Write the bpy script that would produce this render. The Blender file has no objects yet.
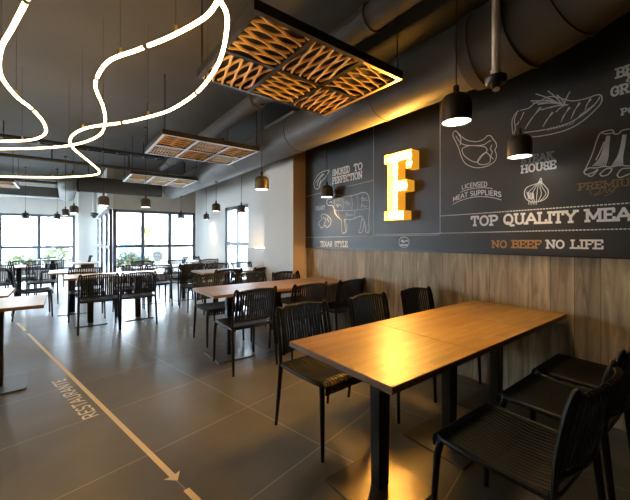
import bpy, bmesh, math, random
from mathutils import Vector, Matrix
random.seed(7)
PI = math.pi
C = bpy.context.scene.collection
SC = bpy.context.scene

# ------------------------------------------------------------------ camera, world, sun, exposure
YAW = 37.43
cam_d = bpy.data.cameras.new('camera'); cam = bpy.data.objects.new('camera', cam_d); C.objects.link(cam)
cam.location = (0, 0, 1.32); cam.rotation_euler = (PI/2, 0, -math.radians(YAW))
cam_d.sensor_width = 36; cam_d.lens = 328/630*36; cam_d.shift_y = -11/630; cam_d.clip_start = .05
SC.camera = cam

world = bpy.data.worlds.new('sky'); SC.world = world; world.use_nodes = True
wn = world.node_tree; wn.nodes.clear()
wo = wn.nodes.new('ShaderNodeOutputWorld'); wb = wn.nodes.new('ShaderNodeBackground')
wb.inputs[0].default_value = (.70, .85, 1, 1); wb.inputs[1].default_value = 9.5
wn.links.new(wb.outputs[0], wo.inputs[0])

sun_d = bpy.data.lights.new('sun', 'SUN'); sun_d.energy = 6; sun_d.angle = .02; sun_d.color = (1, .95, .85)
sun = bpy.data.objects.new('sun', sun_d); C.objects.link(sun)
sun.rotation_euler = (math.radians(48), 0, math.radians(-20))

vs = SC.view_settings
SC.display_settings.display_device = 'sRGB'
vs.view_transform = 'Standard'; vs.look = 'None'; vs.gamma = 1; vs.use_curve_mapping = False
vs.exposure = 1.68
SC.cycles.use_denoising = True
SC.cycles.max_bounces = 10; SC.cycles.diffuse_bounces = 5; SC.cycles.transparent_max_bounces = 12
SC.cycles.sample_clamp_indirect = 6.0
SC.cycles.caustics_reflective = False; SC.cycles.caustics_refractive = False

CEIL = 3.3

# ------------------------------------------------------------------ materials
def mat(name, col=(.5, .5, .5), rough=.5, metal=0, spec=.5, emit=None, estr=1):
    m = bpy.data.materials.new(name); m.use_nodes = True
    b = m.node_tree.nodes['Principled BSDF']
    b.inputs['Base Color'].default_value = (*col, 1); b.inputs['Roughness'].default_value = rough
    b.inputs['Metallic'].default_value = metal; b.inputs['Specular IOR Level'].default_value = spec
    if emit:
        b.inputs['Emission Color'].default_value = (*emit, 1); b.inputs['Emission Strength'].default_value = estr
    return m

def nodes(m): return m.node_tree.nodes, m.node_tree.links, m.node_tree.nodes['Principled BSDF']

def mottled(name, c1, c2, scale=4, rough=.6, stretch=(1, 1, 1), detail=6, bump=0, metal=0, spec=.5):
    m = mat(name, c1, rough, metal, spec); N, L, b = nodes(m)
    tc = N.new('ShaderNodeTexCoord'); mp = N.new('ShaderNodeMapping'); mp.inputs['Scale'].default_value = stretch
    nz = N.new('ShaderNodeTexNoise'); nz.inputs['Scale'].default_value = scale; nz.inputs['Detail'].default_value = detail
    cr = N.new('ShaderNodeValToRGB'); cr.color_ramp.elements[0].color = (*c1, 1); cr.color_ramp.elements[1].color = (*c2, 1)
    cr.color_ramp.elements[0].position = .3; cr.color_ramp.elements[1].position = .7
    L.new(tc.outputs['Object'], mp.inputs[0]); L.new(mp.outputs[0], nz.inputs[0]); L.new(nz.outputs[0], cr.inputs[0])
    L.new(cr.outputs[0], b.inputs['Base Color'])
    if bump:
        bp = N.new('ShaderNodeBump'); bp.inputs['Strength'].default_value = bump
        L.new(nz.outputs[0], bp.inputs['Height']); L.new(bp.outputs[0], b.inputs['Normal'])
    return m

def floor_mat():
    m = mat('floor_tile', (.1, .1, .1), .31, 0, .65); N, L, b = nodes(m)
    tc = N.new('ShaderNodeTexCoord'); mp = N.new('ShaderNodeMapping')
    mp.inputs['Rotation'].default_value = (0, 0, math.radians(-12)); mp.inputs['Location'].default_value = (-.87, -2.08, 0)
    br = N.new('ShaderNodeTexBrick'); br.offset = 0; br.squash = 1
    br.inputs['Scale'].default_value = 1; br.inputs['Brick Width'].default_value = .75; br.inputs['Row Height'].default_value = .75
    br.inputs['Mortar Size'].default_value = .0035; br.inputs['Mortar Smooth'].default_value = .1
    br.inputs['Color1'].default_value = (.150, .140, .126, 1); br.inputs['Color2'].default_value = (.175, .163, .145, 1)
    br.inputs['Mortar'].default_value = (.40, .36, .30, 1)
    nz = N.new('ShaderNodeTexNoise'); nz.inputs['Scale'].default_value = 3; nz.inputs['Detail'].default_value = 8
    mx = N.new('ShaderNodeMix'); mx.data_type = 'RGBA'; mx.blend_type = 'OVERLAY'; mx.inputs[0].default_value = .35
    L.new(tc.outputs['Object'], mp.inputs[0]); L.new(mp.outputs[0], br.inputs[0]); L.new(tc.outputs['Object'], nz.inputs[0])
    L.new(br.outputs[0], mx.inputs[6]); L.new(nz.outputs[0], mx.inputs[7]); L.new(mx.outputs[2], b.inputs['Base Color'])
    return m

def wood_panel_mat():
    # vertical planks along Y, grain along Z
    m = mat('oak_wall_planks', (.4, .3, .2), .55); N, L, b = nodes(m)
    tc = N.new('ShaderNodeTexCoord'); sp = N.new('ShaderNodeSeparateXYZ'); L.new(tc.outputs['Object'], sp.inputs[0])
    dv = N.new('ShaderNodeMath'); dv.operation = 'DIVIDE'; dv.inputs[1].default_value = .155; L.new(sp.outputs[1], dv.inputs[0])
    fl = N.new('ShaderNodeMath'); fl.operation = 'FLOOR'; L.new(dv.outputs[0], fl.inputs[0])
    wn_ = N.new('ShaderNodeTexWhiteNoise'); wn_.noise_dimensions = '1D'; L.new(fl.outputs[0], wn_.inputs['W'])
    cb = N.new('ShaderNodeCombineXYZ')
    m1 = N.new('ShaderNodeMath'); m1.operation = 'MULTIPLY'; m1.inputs[1].default_value = 14; L.new(sp.outputs[1], m1.inputs[0])
    m2 = N.new('ShaderNodeMath'); m2.operation = 'MULTIPLY_ADD'; m2.inputs[1].default_value = 1.6; L.new(sp.outputs[2], m2.inputs[0])
    ad = N.new('ShaderNodeMath'); ad.operation = 'MULTIPLY'; ad.inputs[1].default_value = 37; L.new(wn_.outputs[0], ad.inputs[0])
    L.new(ad.outputs[0], m2.inputs[2])
    L.new(m1.outputs[0], cb.inputs[0]); L.new(m2.outputs[0], cb.inputs[1])
    nz = N.new('ShaderNodeTexNoise'); nz.inputs['Scale'].default_value = 1.6; nz.inputs['Detail'].default_value = 7; nz.inputs['Distortion'].default_value = .8
    L.new(cb.outputs[0], nz.inputs[0])
    cr = N.new('ShaderNodeValToRGB'); cr.color_ramp.elements[0].color = (.22, .150, .078, 1); cr.color_ramp.elements[1].color = (.54, .40, .23, 1)
    cr.color_ramp.elements[0].position = .3; cr.color_ramp.elements[1].position = .68
    L.new(nz.outputs[0], cr.inputs[0])
    hs = N.new('ShaderNodeHueSaturation')
    mr = N.new('ShaderNodeMapRange'); mr.inputs[3].default_value = .72; mr.inputs[4].default_value = 1.18
    L.new(wn_.outputs[0], mr.inputs[0]); L.new(mr.outputs[0], hs.inputs['Value']); L.new(cr.outputs[0], hs.inputs['Color'])
    fr = N.new('ShaderNodeMath'); fr.operation = 'FRACT'; L.new(dv.outputs[0], fr.inputs[0])
    lt = N.new('ShaderNodeMath'); lt.operation = 'LESS_THAN'; lt.inputs[1].default_value = .02; L.new(fr.outputs[0], lt.inputs[0])
    mx = N.new('ShaderNodeMix'); mx.data_type = 'RGBA'; mx.inputs[7].default_value = (.05, .035, .02, 1)
    L.new(lt.outputs[0], mx.inputs[0]); L.new(hs.outputs[0], mx.inputs[6]); L.new(mx.outputs[2], b.inputs['Base Color'])
    return m

def table_wood(name, ca, cb_, rough=.32, spec=.5):
    # staves running along local X with fine grain
    m = mat(name, ca, rough, 0, spec); N, L, b = nodes(m)
    tc = N.new('ShaderNodeTexCoord')
    br = N.new('ShaderNodeTexBrick'); br.offset = .37
    br.inputs['Scale'].default_value = 1; br.inputs['Brick Width'].default_value = .33; br.inputs['Row Height'].default_value = .048
    br.inputs['Mortar Size'].default_value = .0006; br.inputs['Bias'].default_value = 0
    br.inputs['Color1'].default_value = (*ca, 1); br.inputs['Color2'].default_value = (*cb_, 1)
    br.inputs['Mortar'].default_value = (ca[0]*.6, ca[1]*.6, ca[2]*.6, 1)
    mp = N.new('ShaderNodeMapping'); mp.inputs['Scale'].default_value = (4, 60, 4)
    nz = N.new('ShaderNodeTexNoise'); nz.inputs['Scale'].default_value = 1.2; nz.inputs['Detail'].default_value = 6
    mx = N.new('ShaderNodeMix'); mx.data_type = 'RGBA'; mx.blend_type = 'OVERLAY'; mx.inputs[0].default_value = .45
    L.new(tc.outputs['Object'], br.inputs[0]); L.new(tc.outputs['Object'], mp.inputs[0]); L.new(mp.outputs[0], nz.inputs[0])
    L.new(br.outputs[0], mx.inputs[6]); L.new(nz.outputs[0], mx.inputs[7]); L.new(mx.outputs[2], b.inputs['Base Color'])
    return m

def glass_mat():
    m = bpy.data.materials.new('window_glass'); m.use_nodes = True; N, L = m.node_tree.nodes, m.node_tree.links
    N.clear(); o = N.new('ShaderNodeOutputMaterial'); t = N.new('ShaderNodeBsdfTransparent'); g = N.new('ShaderNodeBsdfGlossy')
    t.inputs[0].default_value = (.95, .98, 1, 1); g.inputs['Roughness'].default_value = .02
    mx = N.new('ShaderNodeMixShader'); mx.inputs[0].default_value = .06
    L.new(t.outputs[0], mx.inputs[1]); L.new(g.outputs[0], mx.inputs[2]); L.new(mx.outputs[0], o.inputs[0])
    return m

M = dict(
    floor=floor_mat(), planks=wood_panel_mat(), glass=glass_mat(),
    ceiling=mottled('ceiling_paint', (.060, .054, .046), (.078, .07, .06), 1.2, .8),
    white=mottled('white_plaster', (.66, .64, .60), (.70, .68, .64), 2, .8),
    cream=mottled('beige_plaster', (.50, .46, .39), (.55, .51, .43), 2, .8),
    greywall=mottled('grey_panel', (.36, .37, .37), (.42, .42, .42), 2, .6),
    darkwall=mat('dark_plaster', (.06, .055, .05), .9),
    board=mottled('chalkboard', (.024, .022, .019), (.037, .034, .030), 3, .45),
    chalk=mat('chalk_white', (.78, .76, .72), .9), chalk_thin=mat('chalk_sketch', (.5, .49, .46), .9),
    ochre=mat('ochre_paint', (.42, .23, .09), .9), ochre_dim=mat('brown_paint', (.20, .13, .06), .9), grey_chalk=mat('grey_chalk', (.22, .21, .20), .9),
    duct=mottled('duct_paint', (.085, .080, .072), (.115, .108, .096), 2, .55),
    duct_brown=mottled('brown_duct_paint', (.045, .037, .028), (.06, .05, .038), 2, .75),
    frame=mat('window_metal', (.12, .14, .17), .4, .2), black=mat('black_metal', (.012, .012, .012), .38),
    chair=mat('black_chair_plastic', (.0055, .005, .0045), .5, 0, .28), cable=mat('black_cable', (.01, .01, .01), .6),
    oak=table_wood('warm_oak_top', (.33, .165, .021), (.43, .228, .036), .40, .6), walnut=table_wood('walnut_top', (.15, .080, .043), (.20, .112, .064), .42),
    pale=table_wood('pale_oak_top', (.54, .46, .38), (.62, .54, .45), .28),
    edge=mat('table_edge', (.24, .14, .075), .5), plate=mat('base_plate_metal', (.16, .14, .12), .30, .75),
    shade=mat('lamp_shade_paint', (.055, .045, .035), .32, .3), white_metal=mat('white_pipe', (.86, .80, .68), .4),
    diffuser=mat('lamp_diffuser', (1, 1, 1), .4, emit=(1, .88, .68), estr=6.0),
    led=mat('led_tube_glow', (1, 1, 1), .4, emit=(1, .66, .28), estr=6),
    weave=mottled('rattan_strand', (.50, .29, .09), (.66, .42, .16), 14, .55), frame_dark=mat('panel_frame', (.03, .027, .023), .3, .3),
    brass=mat('brass_strip', (.60, .38, .12), .3, .7), liner=mat('panel_liner', (.02, .018, .015), .7),
    letter=mat('sign_side_glow', (.6, .33, .04), .4, emit=(1, .42, .03), estr=.22),
    face=mat('sign_face_glow', (.8, .5, .1), .4, emit=(1, .50, .06), estr=.4),
    bulb=mat('sign_bulb', (1, 1, 1), .3, emit=(1, .52, .10), estr=360),
    tape=mat('cream_floor_tape', (.95, .80, .55), .7), coupling=mat('tube_coupling', (.05, .04, .03), .5),
    brasshook=mat('tube_clip', (.5, .36, .14), .35, .7),
    ground=mat('terrace_paving', (.55, .53, .50), .9), leaf=mottled('leaves', (.16, .19, .11), (.28, .30, .17), 8, .7), bark=mat('bark', (.22, .18, .13), .9),
    palm=mottled('palm_leaves', (.20, .22, .07), (.34, .32, .12), 6, .7), bluepaint=mat('blue_paint', (.10, .30, .62), .5), facade=mat('pale_facade', (.62, .60, .57), .9),
    hedgewall=mat('terrace_wall', (.40, .40, .42), .9), glow=mat('led_strip_glow', (1, 1, 1), .4, emit=(1, .72, .36), estr=1.6),
    pot=mat('grey_pot', (.16, .17, .20), .7),
)

# ------------------------------------------------------------------ mesh helpers
class MB:
    def __init__(s): s.v = []; s.f = []
    def add(s, vs, fs):
        n = len(s.v); s.v += [tuple(v) for v in vs]; s.f += [tuple(i+n for i in f) for f in fs]; return s
    def box(s, x0, x1, y0, y1, z0, z1):
        vs = [(x, y, z) for z in (z0, z1) for y in (y0, y1) for x in (x0, x1)]
        return s.add(vs, [(0, 2, 3, 1), (4, 5, 7, 6), (0, 1, 5, 4), (2, 6, 7, 3), (0, 4, 6, 2), (1, 3, 7, 5)])
    def taper(s, c0, s0, c1, s1):
        vs = []
        for (c, (hx, hy)) in ((c0, s0), (c1, s1)):
            vs += [(c[0]-hx, c[1]-hy, c[2]), (c[0]+hx, c[1]-hy, c[2]), (c[0]-hx, c[1]+hy, c[2]), (c[0]+hx, c[1]+hy, c[2])]
        return s.add(vs, [(0, 2, 3, 1), (4, 5, 7, 6), (0, 1, 5, 4), (2, 6, 7, 3), (0, 4, 6, 2), (1, 3, 7, 5)])
    def tube(s, pts, r, n=8, cap=True, closed=False):
        P = [Vector(p) for p in pts]; k = len(P)
        R = r if isinstance(r, (list, tuple)) else [r]*k
        T = []
        for i in range(k):
            if closed: d = P[(i+1) % k]-P[i-1]
            else: d = P[min(i+1, k-1)]-P[max(i-1, 0)]
            T.append(d.normalized())
        up = Vector((0, 0, 1)) if abs(T[0].z) < .9 else Vector((1, 0, 0))
        a = T[0].cross(up).normalized(); vs = []
        for i in range(k):
            a = (a - T[i]*a.dot(T[i])).normalized(); b = T[i].cross(a)
            for j in range(n):
                w = 2*PI*j/n; vs.append(P[i] + (a*math.cos(w)+b*math.sin(w))*R[i])
        fs = []
        for i in range(k if closed else k-1):
            i2 = (i+1) % k
            for j in range(n):
                j2 = (j+1) % n; fs.append((i*n+j, i*n+j2, i2*n+j2, i2*n+j))
        if cap and not closed: fs += [tuple(range(n))[::-1], tuple((k-1)*n+j for j in range(n))]
        return s.add(vs, fs)
    def lathe(s, prof, c=(0, 0, 0), n=20):
        vs = []; k = len(prof)
        for (r, z) in prof:
            for j in range(n):
                w = 2*PI*j/n; vs.append((c[0]+r*math.cos(w), c[1]+r*math.sin(w), c[2]+z))
        fs = [(i*n+j, i*n+(j+1) % n, (i+1)*n+(j+1) % n, (i+1)*n+j) for i in range(k-1) for j in range(n)]
        fs += [tuple(range(n))[::-1], tuple((k-1)*n+j for j in range(n))]
        return s.add(vs, fs)
    def strip(s, pts, side, thick):
        # rectangular bar along pts: full width vector `side`, thickness `thick` across
        P = [Vector(p) for p in pts]; sd = Vector(side)/2; k = len(P); vs = []
        for i in range(k):
            t = (P[min(i+1, k-1)]-P[max(i-1, 0)]).normalized(); nn = t.cross(sd).normalized()*thick/2
            vs += [P[i]-sd-nn, P[i]+sd-nn, P[i]+sd+nn, P[i]-sd+nn]
        fs = [(i*4+j, i*4+(j+1) % 4, i*4+4+(j+1) % 4, i*4+4+j) for i in range(k-1) for j in range(4)]
        fs += [(3, 2, 1, 0), tuple((k-1)*4+j for j in range(4))]
        return s.add(vs, fs)
    def build(s, name, m, parent=None, smooth=False, bevel=0):
        me = bpy.data.meshes.new(name); me.from_pydata(s.v, [], s.f); me.update()
        bm = bmesh.new(); bm.from_mesh(me); bmesh.ops.recalc_face_normals(bm, faces=bm.faces); bm.to_mesh(me); bm.free()
        if smooth:
            for p in me.polygons: p.use_smooth = True
        me.materials.append(m)
        o = bpy.data.objects.new(name, me); C.objects.link(o)
        if parent: o.parent = parent
        if bevel:
            b = o.modifiers.new('bevel', 'BEVEL'); b.width = bevel; b.segments = 2; b.limit_method = 'ANGLE'
        if smooth:
            e = o.modifiers.new('edges', 'EDGE_SPLIT'); e.split_angle = math.radians(40)
        return o

def tag(o, label=None, cat=None, group=None, kind=None):
    for k, v in (('label', label), ('category', cat), ('group', group), ('kind', kind)):
        if v: o[k] = v
    return o
def thing(name, label, cat, loc=(0, 0, 0), rz=0, group=None):
    o = bpy.data.objects.new(name, None); C.objects.link(o); o.location = loc; o.rotation_euler = (0, 0, rz)
    o.empty_display_size = .1
    return tag(o, label, cat, group)
def struct(name, mb, m, parent=None, **k):
    o = mb.build(name, m, parent, **k)
    if not parent: o['kind'] = 'structure'
    return o
def dup(root, loc, rz=0, label=None, group=None):
    def cp(o, par):
        c = o.copy(); C.objects.link(c)
        if par: c.parent = par
        for ch in list(kids.get(o.name, [])): cp(ch, c)
        return c
    kids = {}
    for o in [root]+list(root.children_recursive):
        if o.parent: kids.setdefault(o.parent.name, []).append(o)
    r = cp(root, None); r.location = loc; r.rotation_euler = (0, 0, rz)
    if label: r['label'] = label
    if group: r['group'] = group
    return r

# ------------------------------------------------------------------ the room
BX = 3.06          # face of the long wall that carries the chalkboard
FX = 3.40          # face of the wall beyond the column
YB, YL = 10.69, 15.2
XL = -6.0; YF = -3.0
struct('floor', MB().box(XL-.2, BX+.6, YF-.2, YL+.1, -.1, 0), M['floor'])
struct('ceiling', MB().box(XL-.2, BX+.6, YF-.2, YL+.2, CEIL, CEIL+.15), M['ceiling'])
struct('wall_right', MB().box(BX, BX+.5, YF, 4.75, 0, CEIL), M['planks'])
# plain wall beyond the column with its opening
w = MB(); w.box(FX, FX+.18, 4.75, 7.0, 0, CEIL); w.box(FX, FX+.18, 8.38, YB+.2, 0, CEIL); w.box(FX, FX+.18, 7.0, 8.38, 2.15, CEIL); w.box(FX, FX+.18, 7.0, 8.38, 0, .12)
struct('wall_right_far', w, M['white'])
struct('column', MB().box(2.80, FX+.1, 4.22, 5.12, 0, CEIL), M['white'])
struct('trim_1', MB().box(FX-.03, FX, 5.12, 7.0, 0, 1.12), M['greywall'])
# back wall of the bay
w = MB(); w.box(1.09, 3.36, YB, YB+.2, 2.16, CEIL); w.box(1.09, 3.36, YB, YB+.2, 0, .22)
struct('wall_back', w, M['cream'])
w = MB(); w.box(.94, 1.09, YB, YL, 2.16, CEIL); w.box(.94, 1.09, YB+.2, YL, 0, .10)
struct('wall_bay_side', w, M['white'])
w = MB(); w.box(XL, .94, YL, YL+.2, 2.2, CEIL); w.box(XL, .94, YL, YL+.2, 0, .22); w.box(.33, .94, YL, YL+.2, .22, 2.2)
struct('wall_back_left', w, M['white'])
struct('column_by_windows', MB().box(.39, .94, 14.0, 14.55, 0, CEIL), M['white'])
w = MB(); w.box(XL-.2, XL, YF, 8.9, 0, CEIL); w.box(XL-.2, XL, 8.9, YL+.2, 2.5, CEIL); w.box(XL-.2, XL, 8.9, YL+.2, 0, .15)
struct('wall_left', w, M['white'])
struct('wall_front', MB().box(XL, BX+.5, YF-.2, YF, 0, CEIL), M['darkwall'])

def window(n, axis, pos, a0, a1, z0, z1, mull, bar, th=.08, wd=.085):
    """frame in the plane axis=pos, spanning a0..a1, mullions at mull, one transom at bar"""
    def bx(mb, b0, b1, c0, c1, t=th):
        return mb.box(pos-t/2, pos+t/2, b0, b1, c0, c1) if axis == 'x' else mb.box(b0, b1, pos-t/2, pos+t/2, c0, c1)
    f = MB(); bx(f, a0, a1, z0, z0+wd); bx(f, a0, a1, z1-wd, z1); bx(f, a0, a0+wd, z0, z1); bx(f, a1-wd, a1, z0, z1)
    fr = struct('window_%d' % n, f, M['frame'])
    for q in mull: bx(MB(), q-wd/2, q+wd/2, z0+wd, z1-wd, th*1.02).build('mullion', M['frame'], fr)
    bx(MB(), a0+wd, a1-wd, bar-wd/2, bar+wd/2, th*.98).build('transom', M['frame'], fr)
    bx(MB(), a0+wd*.5, a1-wd*.5, z0+wd*.5, z1-wd*.5, .008).build('glass_pane', M['glass'], fr)
    return fr
window(1, 'y', YB+.06, 1.09, 3.36, .22, 2.16, [1.84, 2.58], 1.11)
window(2, 'x', 1.05, YB+.12, YL, .10, 2.16, [12.0, 13.6], 1.08)
window(3, 'y', YL+.06, XL, .33, .22, 2.2, [-5, -4, -2.72, -1.71, -.70], 1.03)
window(4, 'x', FX+.07, 7.0, 8.38, .12, 2.15, [7.68], 1.2)
window(5, 'x', XL-.08, 8.9, YL, .15, 2.5, [10.2, 11.5, 12.8, 14.1], 1.1)  # unseen side glazing, added and sized for the daylight it lets in
# light cove on top of the grey panel next to the column
struct('trim_2', MB().box(FX-.028, FX-.004, 5.14, 6.6, 1.122, 1.14), M['glow'])

struct('trim_3', MB().box(2.80, 3.035, 4.212, 4.22, 0, CEIL), mat('oak_cladding', (.88, .60, .34), .6))  # warm lamp light on the column face, painted as an orange sheet
# ------------------------------------------------------------------ outside
g = struct('terrace', MB().box(-40, 60, YF-30, 90, -.3, -.12), M['ground'])
tag(MB().box(-30, 14, 44, 50, -.12, 6.0).build('building', M['facade']), 'long pale building beyond the terrace outside the windows', 'building')
tag(MB().box(16, 22, 10, 40, -.12, 7).build('building', M['facade']), 'pale building outside the narrow side window', 'building')
tag(MB().box(3.0, 3.5, 12.2, 12.7, -.12, 3.2).build('terrace_post', M['facade']), 'grey post standing outside the right end of the bay window', 'post')
tag(MB().box(-1.05, -.85, 18, 18.2, -.12, 3.4).build('terrace_post', M['pot']), 'thin dark post outside the left back window, left of two', 'post')
tag(MB().box(-.62, -.45, 18, 18.2, -.12, 3.4).build('terrace_post', M['pot']), 'thin dark post outside the left back window, right of two', 'post')
tag(MB().box(-8, 6, 24, 24.25, -.12, .85).build('terrace_wall', M['hedgewall']), 'low grey garden wall across the terrace outside', 'wall')

def bush(x, y, r, h, label, n=160, m='leaf'):
    rnd = random.Random(int(x*31+y*7)); mb = MB()
    for _ in range(n):
        a = rnd.uniform(0, 2*PI); e = rnd.uniform(0, 1); rr = r*math.sqrt(rnd.random())
        c = Vector((rr*math.cos(a), rr*math.sin(a), h*.45+h*.55*e*(1-.5*(rr/r)**2)))
        d = Vector((rnd.uniform(-1, 1), rnd.uniform(-1, 1), rnd.uniform(.0, 1))).normalized(); s_ = d.cross(Vector((rnd.uniform(-1, 1), .3, .5))).normalized()
        L_ = r*rnd.uniform(.22, .4)
        mb.add([c-d*L_, c+s_*L_*.3, c+d*L_, c-s_*L_*.3], [(0, 1, 2, 3)])
    t = thing('shrub', label, 'shrub', (x, y, -.12))
    mb.build('foliage', M[m], t)
    MB().lathe([(r*.35, 0), (r*.45, h*.42), (r*.40, h*.45)], n=12).build('pot', M['pot'], t)
    return t
bush(-.15, 16.6, .55, 1.15, 'spiky green shrub outside the left back window beside the column')
bush(-1.35, 17.2, .5, .9, 'low green shrub outside the left back window, beside thin posts')
bush(1.75, 13.2, .38, 1.0, 'green potted shrub outside the left pane of the bay window')
bush(2.4, 14.0, .4, .8, 'small potted shrub outside the middle pane of the bay window')

def palm(x, y, h, label, r=1.6):
    rnd = random.Random(int(x*13+y)); t = thing('palm_tree', label, 'tree', (x, y, -.12))
    MB().tube([(0, 0, 0), (.08, 0, h*.5), (.02, .05, h)], [.2, .15, .13], 10).build('trunk', M['bark'], t, True)
    mb = MB()
    for k in range(26):
        a = k*2.4; el = rnd.uniform(-.5, 1.1); pts = []
        for i in range(7):
            q = i/6; rr = r*q
            pts.append(Vector((math.cos(a)*rr*math.cos(el*.7), math.sin(a)*rr*math.cos(el*.7), h+rr*math.sin(el)-.55*r*q*q)))
        sd = Vector((-math.sin(a), math.cos(a), 0))
        for i in range(1, 7):
            for sg in (-1, 1):
                p = pts[i]; q = pts[i-1]; tip = p+sd*sg*r*.28*(1-.5*i/6)+Vector((0, 0, -.12*r))+(p-q)*.8
                mb.add([q, p, tip], [(0, 1, 2)])
    mb.build('fronds', M['palm'], t)
palm(3.5, 19, 1.9, 'yellowish palm outside the middle of the bay window', 1.0)
palm(5.6, 20, 1.7, 'palm outside behind the right part of the bay window', 1.2)
palm(-4.3, 28, 2.3, 'palm far outside the left back window', 1.6)
palm(8.6, 15.5, 1.7, 'palm outside the narrow side window', .8)
pt = thing('parked_van', 'pale blue van parked outside the bay window', 'van', (3.9, 23, -.12))
MB().box(-1.1, 1.1, -.8, .8, .35, 1.5).build('body', M['bluepaint'], pt, bevel=.15)
MB().box(-.6, .6, -.82, .82, 1.0, 1.4).build('side_window', M['black'], pt)
for sx in (-.7, .7):
    MB().tube([(sx, -.85, .34), (sx, .85, .34)], .34, 16).build('wheel', M['black'], pt)

# ------------------------------------------------------------------ ducts and pipes overhead
def ring_path(pts, n):
    P = [Vector(p) for p in pts]; out = []
    for i in range(len(P)-1):
        for k in range(n): out.append(P[i].lerp(P[i+1], k/n))
    return out+[P[-1]]
def smooth_path(pts, n=8, closed=False):
    P = [Vector(p) for p in pts]; k = len(P); out = []
    for i in range(k-1):
        p0 = P[max(i-1, 0)]; p1 = P[i]; p2 = P[i+1]; p3 = P[min(i+2, k-1)]
        for j in range(n):
            t = j/n
            out.append(.5*((2*p1)+(p2-p0)*t+(2*p0-5*p1+4*p2-p3)*t*t+(3*p1-p0-3*p2+p3)*t**3))
    return out+[P[-1]]

R = .245
main = thing('ventilation_duct', 'big round grey duct running along the chalkboard wall under the ceiling', 'duct', (2.48, 1.2, 2.73))
O = Vector((2.48, 1.2, 2.73))
path = [Vector(p)-O for p in ([(2.48, 10.05, 2.73), (2.48, 5, 2.73), (2.48, 1.2, 2.73)])]
MB().tube(path, R, 32).build('pipe', M['duct'], main, True)
for y in (2.15, 3.6, 5.3, 7.2):
    MB().tube([Vector((2.48, y-.02, 2.73))-O, Vector((2.48, y+.02, 2.73))-O], R+.006, 32).build('joint_ring', M['duct'], main, True)
ep = smooth_path([(2.48, 1.25, 2.73), (2.47, 1.0, 2.735), (2.42, .72, 2.76), (2.32, .42, 2.80), (2.16, .12, 2.84), (1.92, -.2, 2.88), (1.6, -.5, 2.9)], 5)
el = MB().tube([p-O for p in ep], R+.025, 32).build('elbow', M['duct_brown'], main, True)
for k in (2, 7, 12, 17, 22):
    a = ep[k]-O; d = (ep[k+1]-ep[k]).normalized()
    MB().tube([a-d*.012, a+d*.012], R+.036, 32).build('rib', M['duct_brown'], el, True)
for y in (3.0, 6.2, 8.8):
    MB().box(-.012, .012, y-O.y-.012, y-O.y+.012, R-.01, CEIL-O.z).build('hanger', M['black'], main)
d2 = thing('cross_duct', 'dark round duct crossing in front of the bay windows', 'duct', (1.3, 10.2, 2.72))
MB().tube([(-1.0, 0, 0), (.92, 0, 0)], .2, 28).build('pipe', M['duct_brown'], d2, True)
MB().tube([(-1.0, 0, 0), (-1.12, .04, 0), (-1.2, .16, 0), (-1.22, .4, 0), (-1.22, 2.85, 0)], .21, 28).build('elbow', M['duct'], d2, True)
for x in (-.8, 1.1): MB().box(x-.01, x+.01, -.01, .01, .19, CEIL-2.72).build('hanger', M['black'], d2)
d3 = thing('flat_duct', 'flat grey duct above the left back windows', 'duct', (-2.2, 13.4, 2.62))
MB().box(-3.6, 2.3, -.3, .3, 0, .30).build('casing', M['duct'], d3, bevel=.02)
for x in (-2.5, 0, 2): MB().box(x-.01, x+.01, -.01, .01, .29, CEIL-2.62).build('hanger', M['black'], d3)
d4 = thing('small_duct', 'slim duct along the ceiling between light panels and big duct', 'duct', (1.92, 4, 3.06))
MB().tube([(0, -3.2, 0), (0, 4.6, 0)], .10, 18).build('pipe', M['duct_brown'], d4, True)
for y in (-2.2, -.3, 1.9, 3.9): MB().tube([(0, y-.03, 0), (0, y+.03, 0)], .112, 18).build('joint_ring', M['duct_brown'], d4, True)
for y in (-1, 2.6): MB().box(-.01, .01, y-.01, y+.01, .09, CEIL-3.06).build('hanger', M['black'], d4)
def pipe(x0, x1, y, z, r, label, hx):
    t = thing('ceiling_pipe', label, 'pipe', ((x0+x1)/2, y, z)); L_ = (x1-x0)/2
    MB().tube([(-L_, 0, 0), (L_, 0, 0)], r, 10).build('pipe', M['duct_brown'], t, True)
    for h in hx: MB().box(h-(x0+x1)/2-.012, h-(x0+x1)/2+.012, -.012, .012, r*.8, CEIL-z).build('hanger', M['black'], t)
pipe(-4, 1.7, 8.7, 2.95, .035, 'brown pipe crossing the ceiling behind the light tubes', (-2, -.2, 1.2))
pipe(-4, 1.6, 11.8, 2.9, .03, 'thin pipe crossing the ceiling farther back near the windows', (-2, .2))
t = thing('cable_tray', 'dark cable tray crossing the ceiling above the middle tables', 'tray', (.4, 7.6, 3.02))
MB().box(-2.5, 1.3, -.08, -.065, 0, .06).box(-2.5, 1.3, .065, .08, 0, .06).build('rail', M['black'], t)
m_ = MB()
for k in range(16): m_.box(-2.45+k*.24, -2.43+k*.24, -.07, .07, .005, .02)
m_.build('rung', M['black'], t)
for x in (-1.2, .9): MB().box(x-.008, x+.008, -.085, -.07, .05, CEIL-3.02).build('hanger', M['black'], t)

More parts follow.
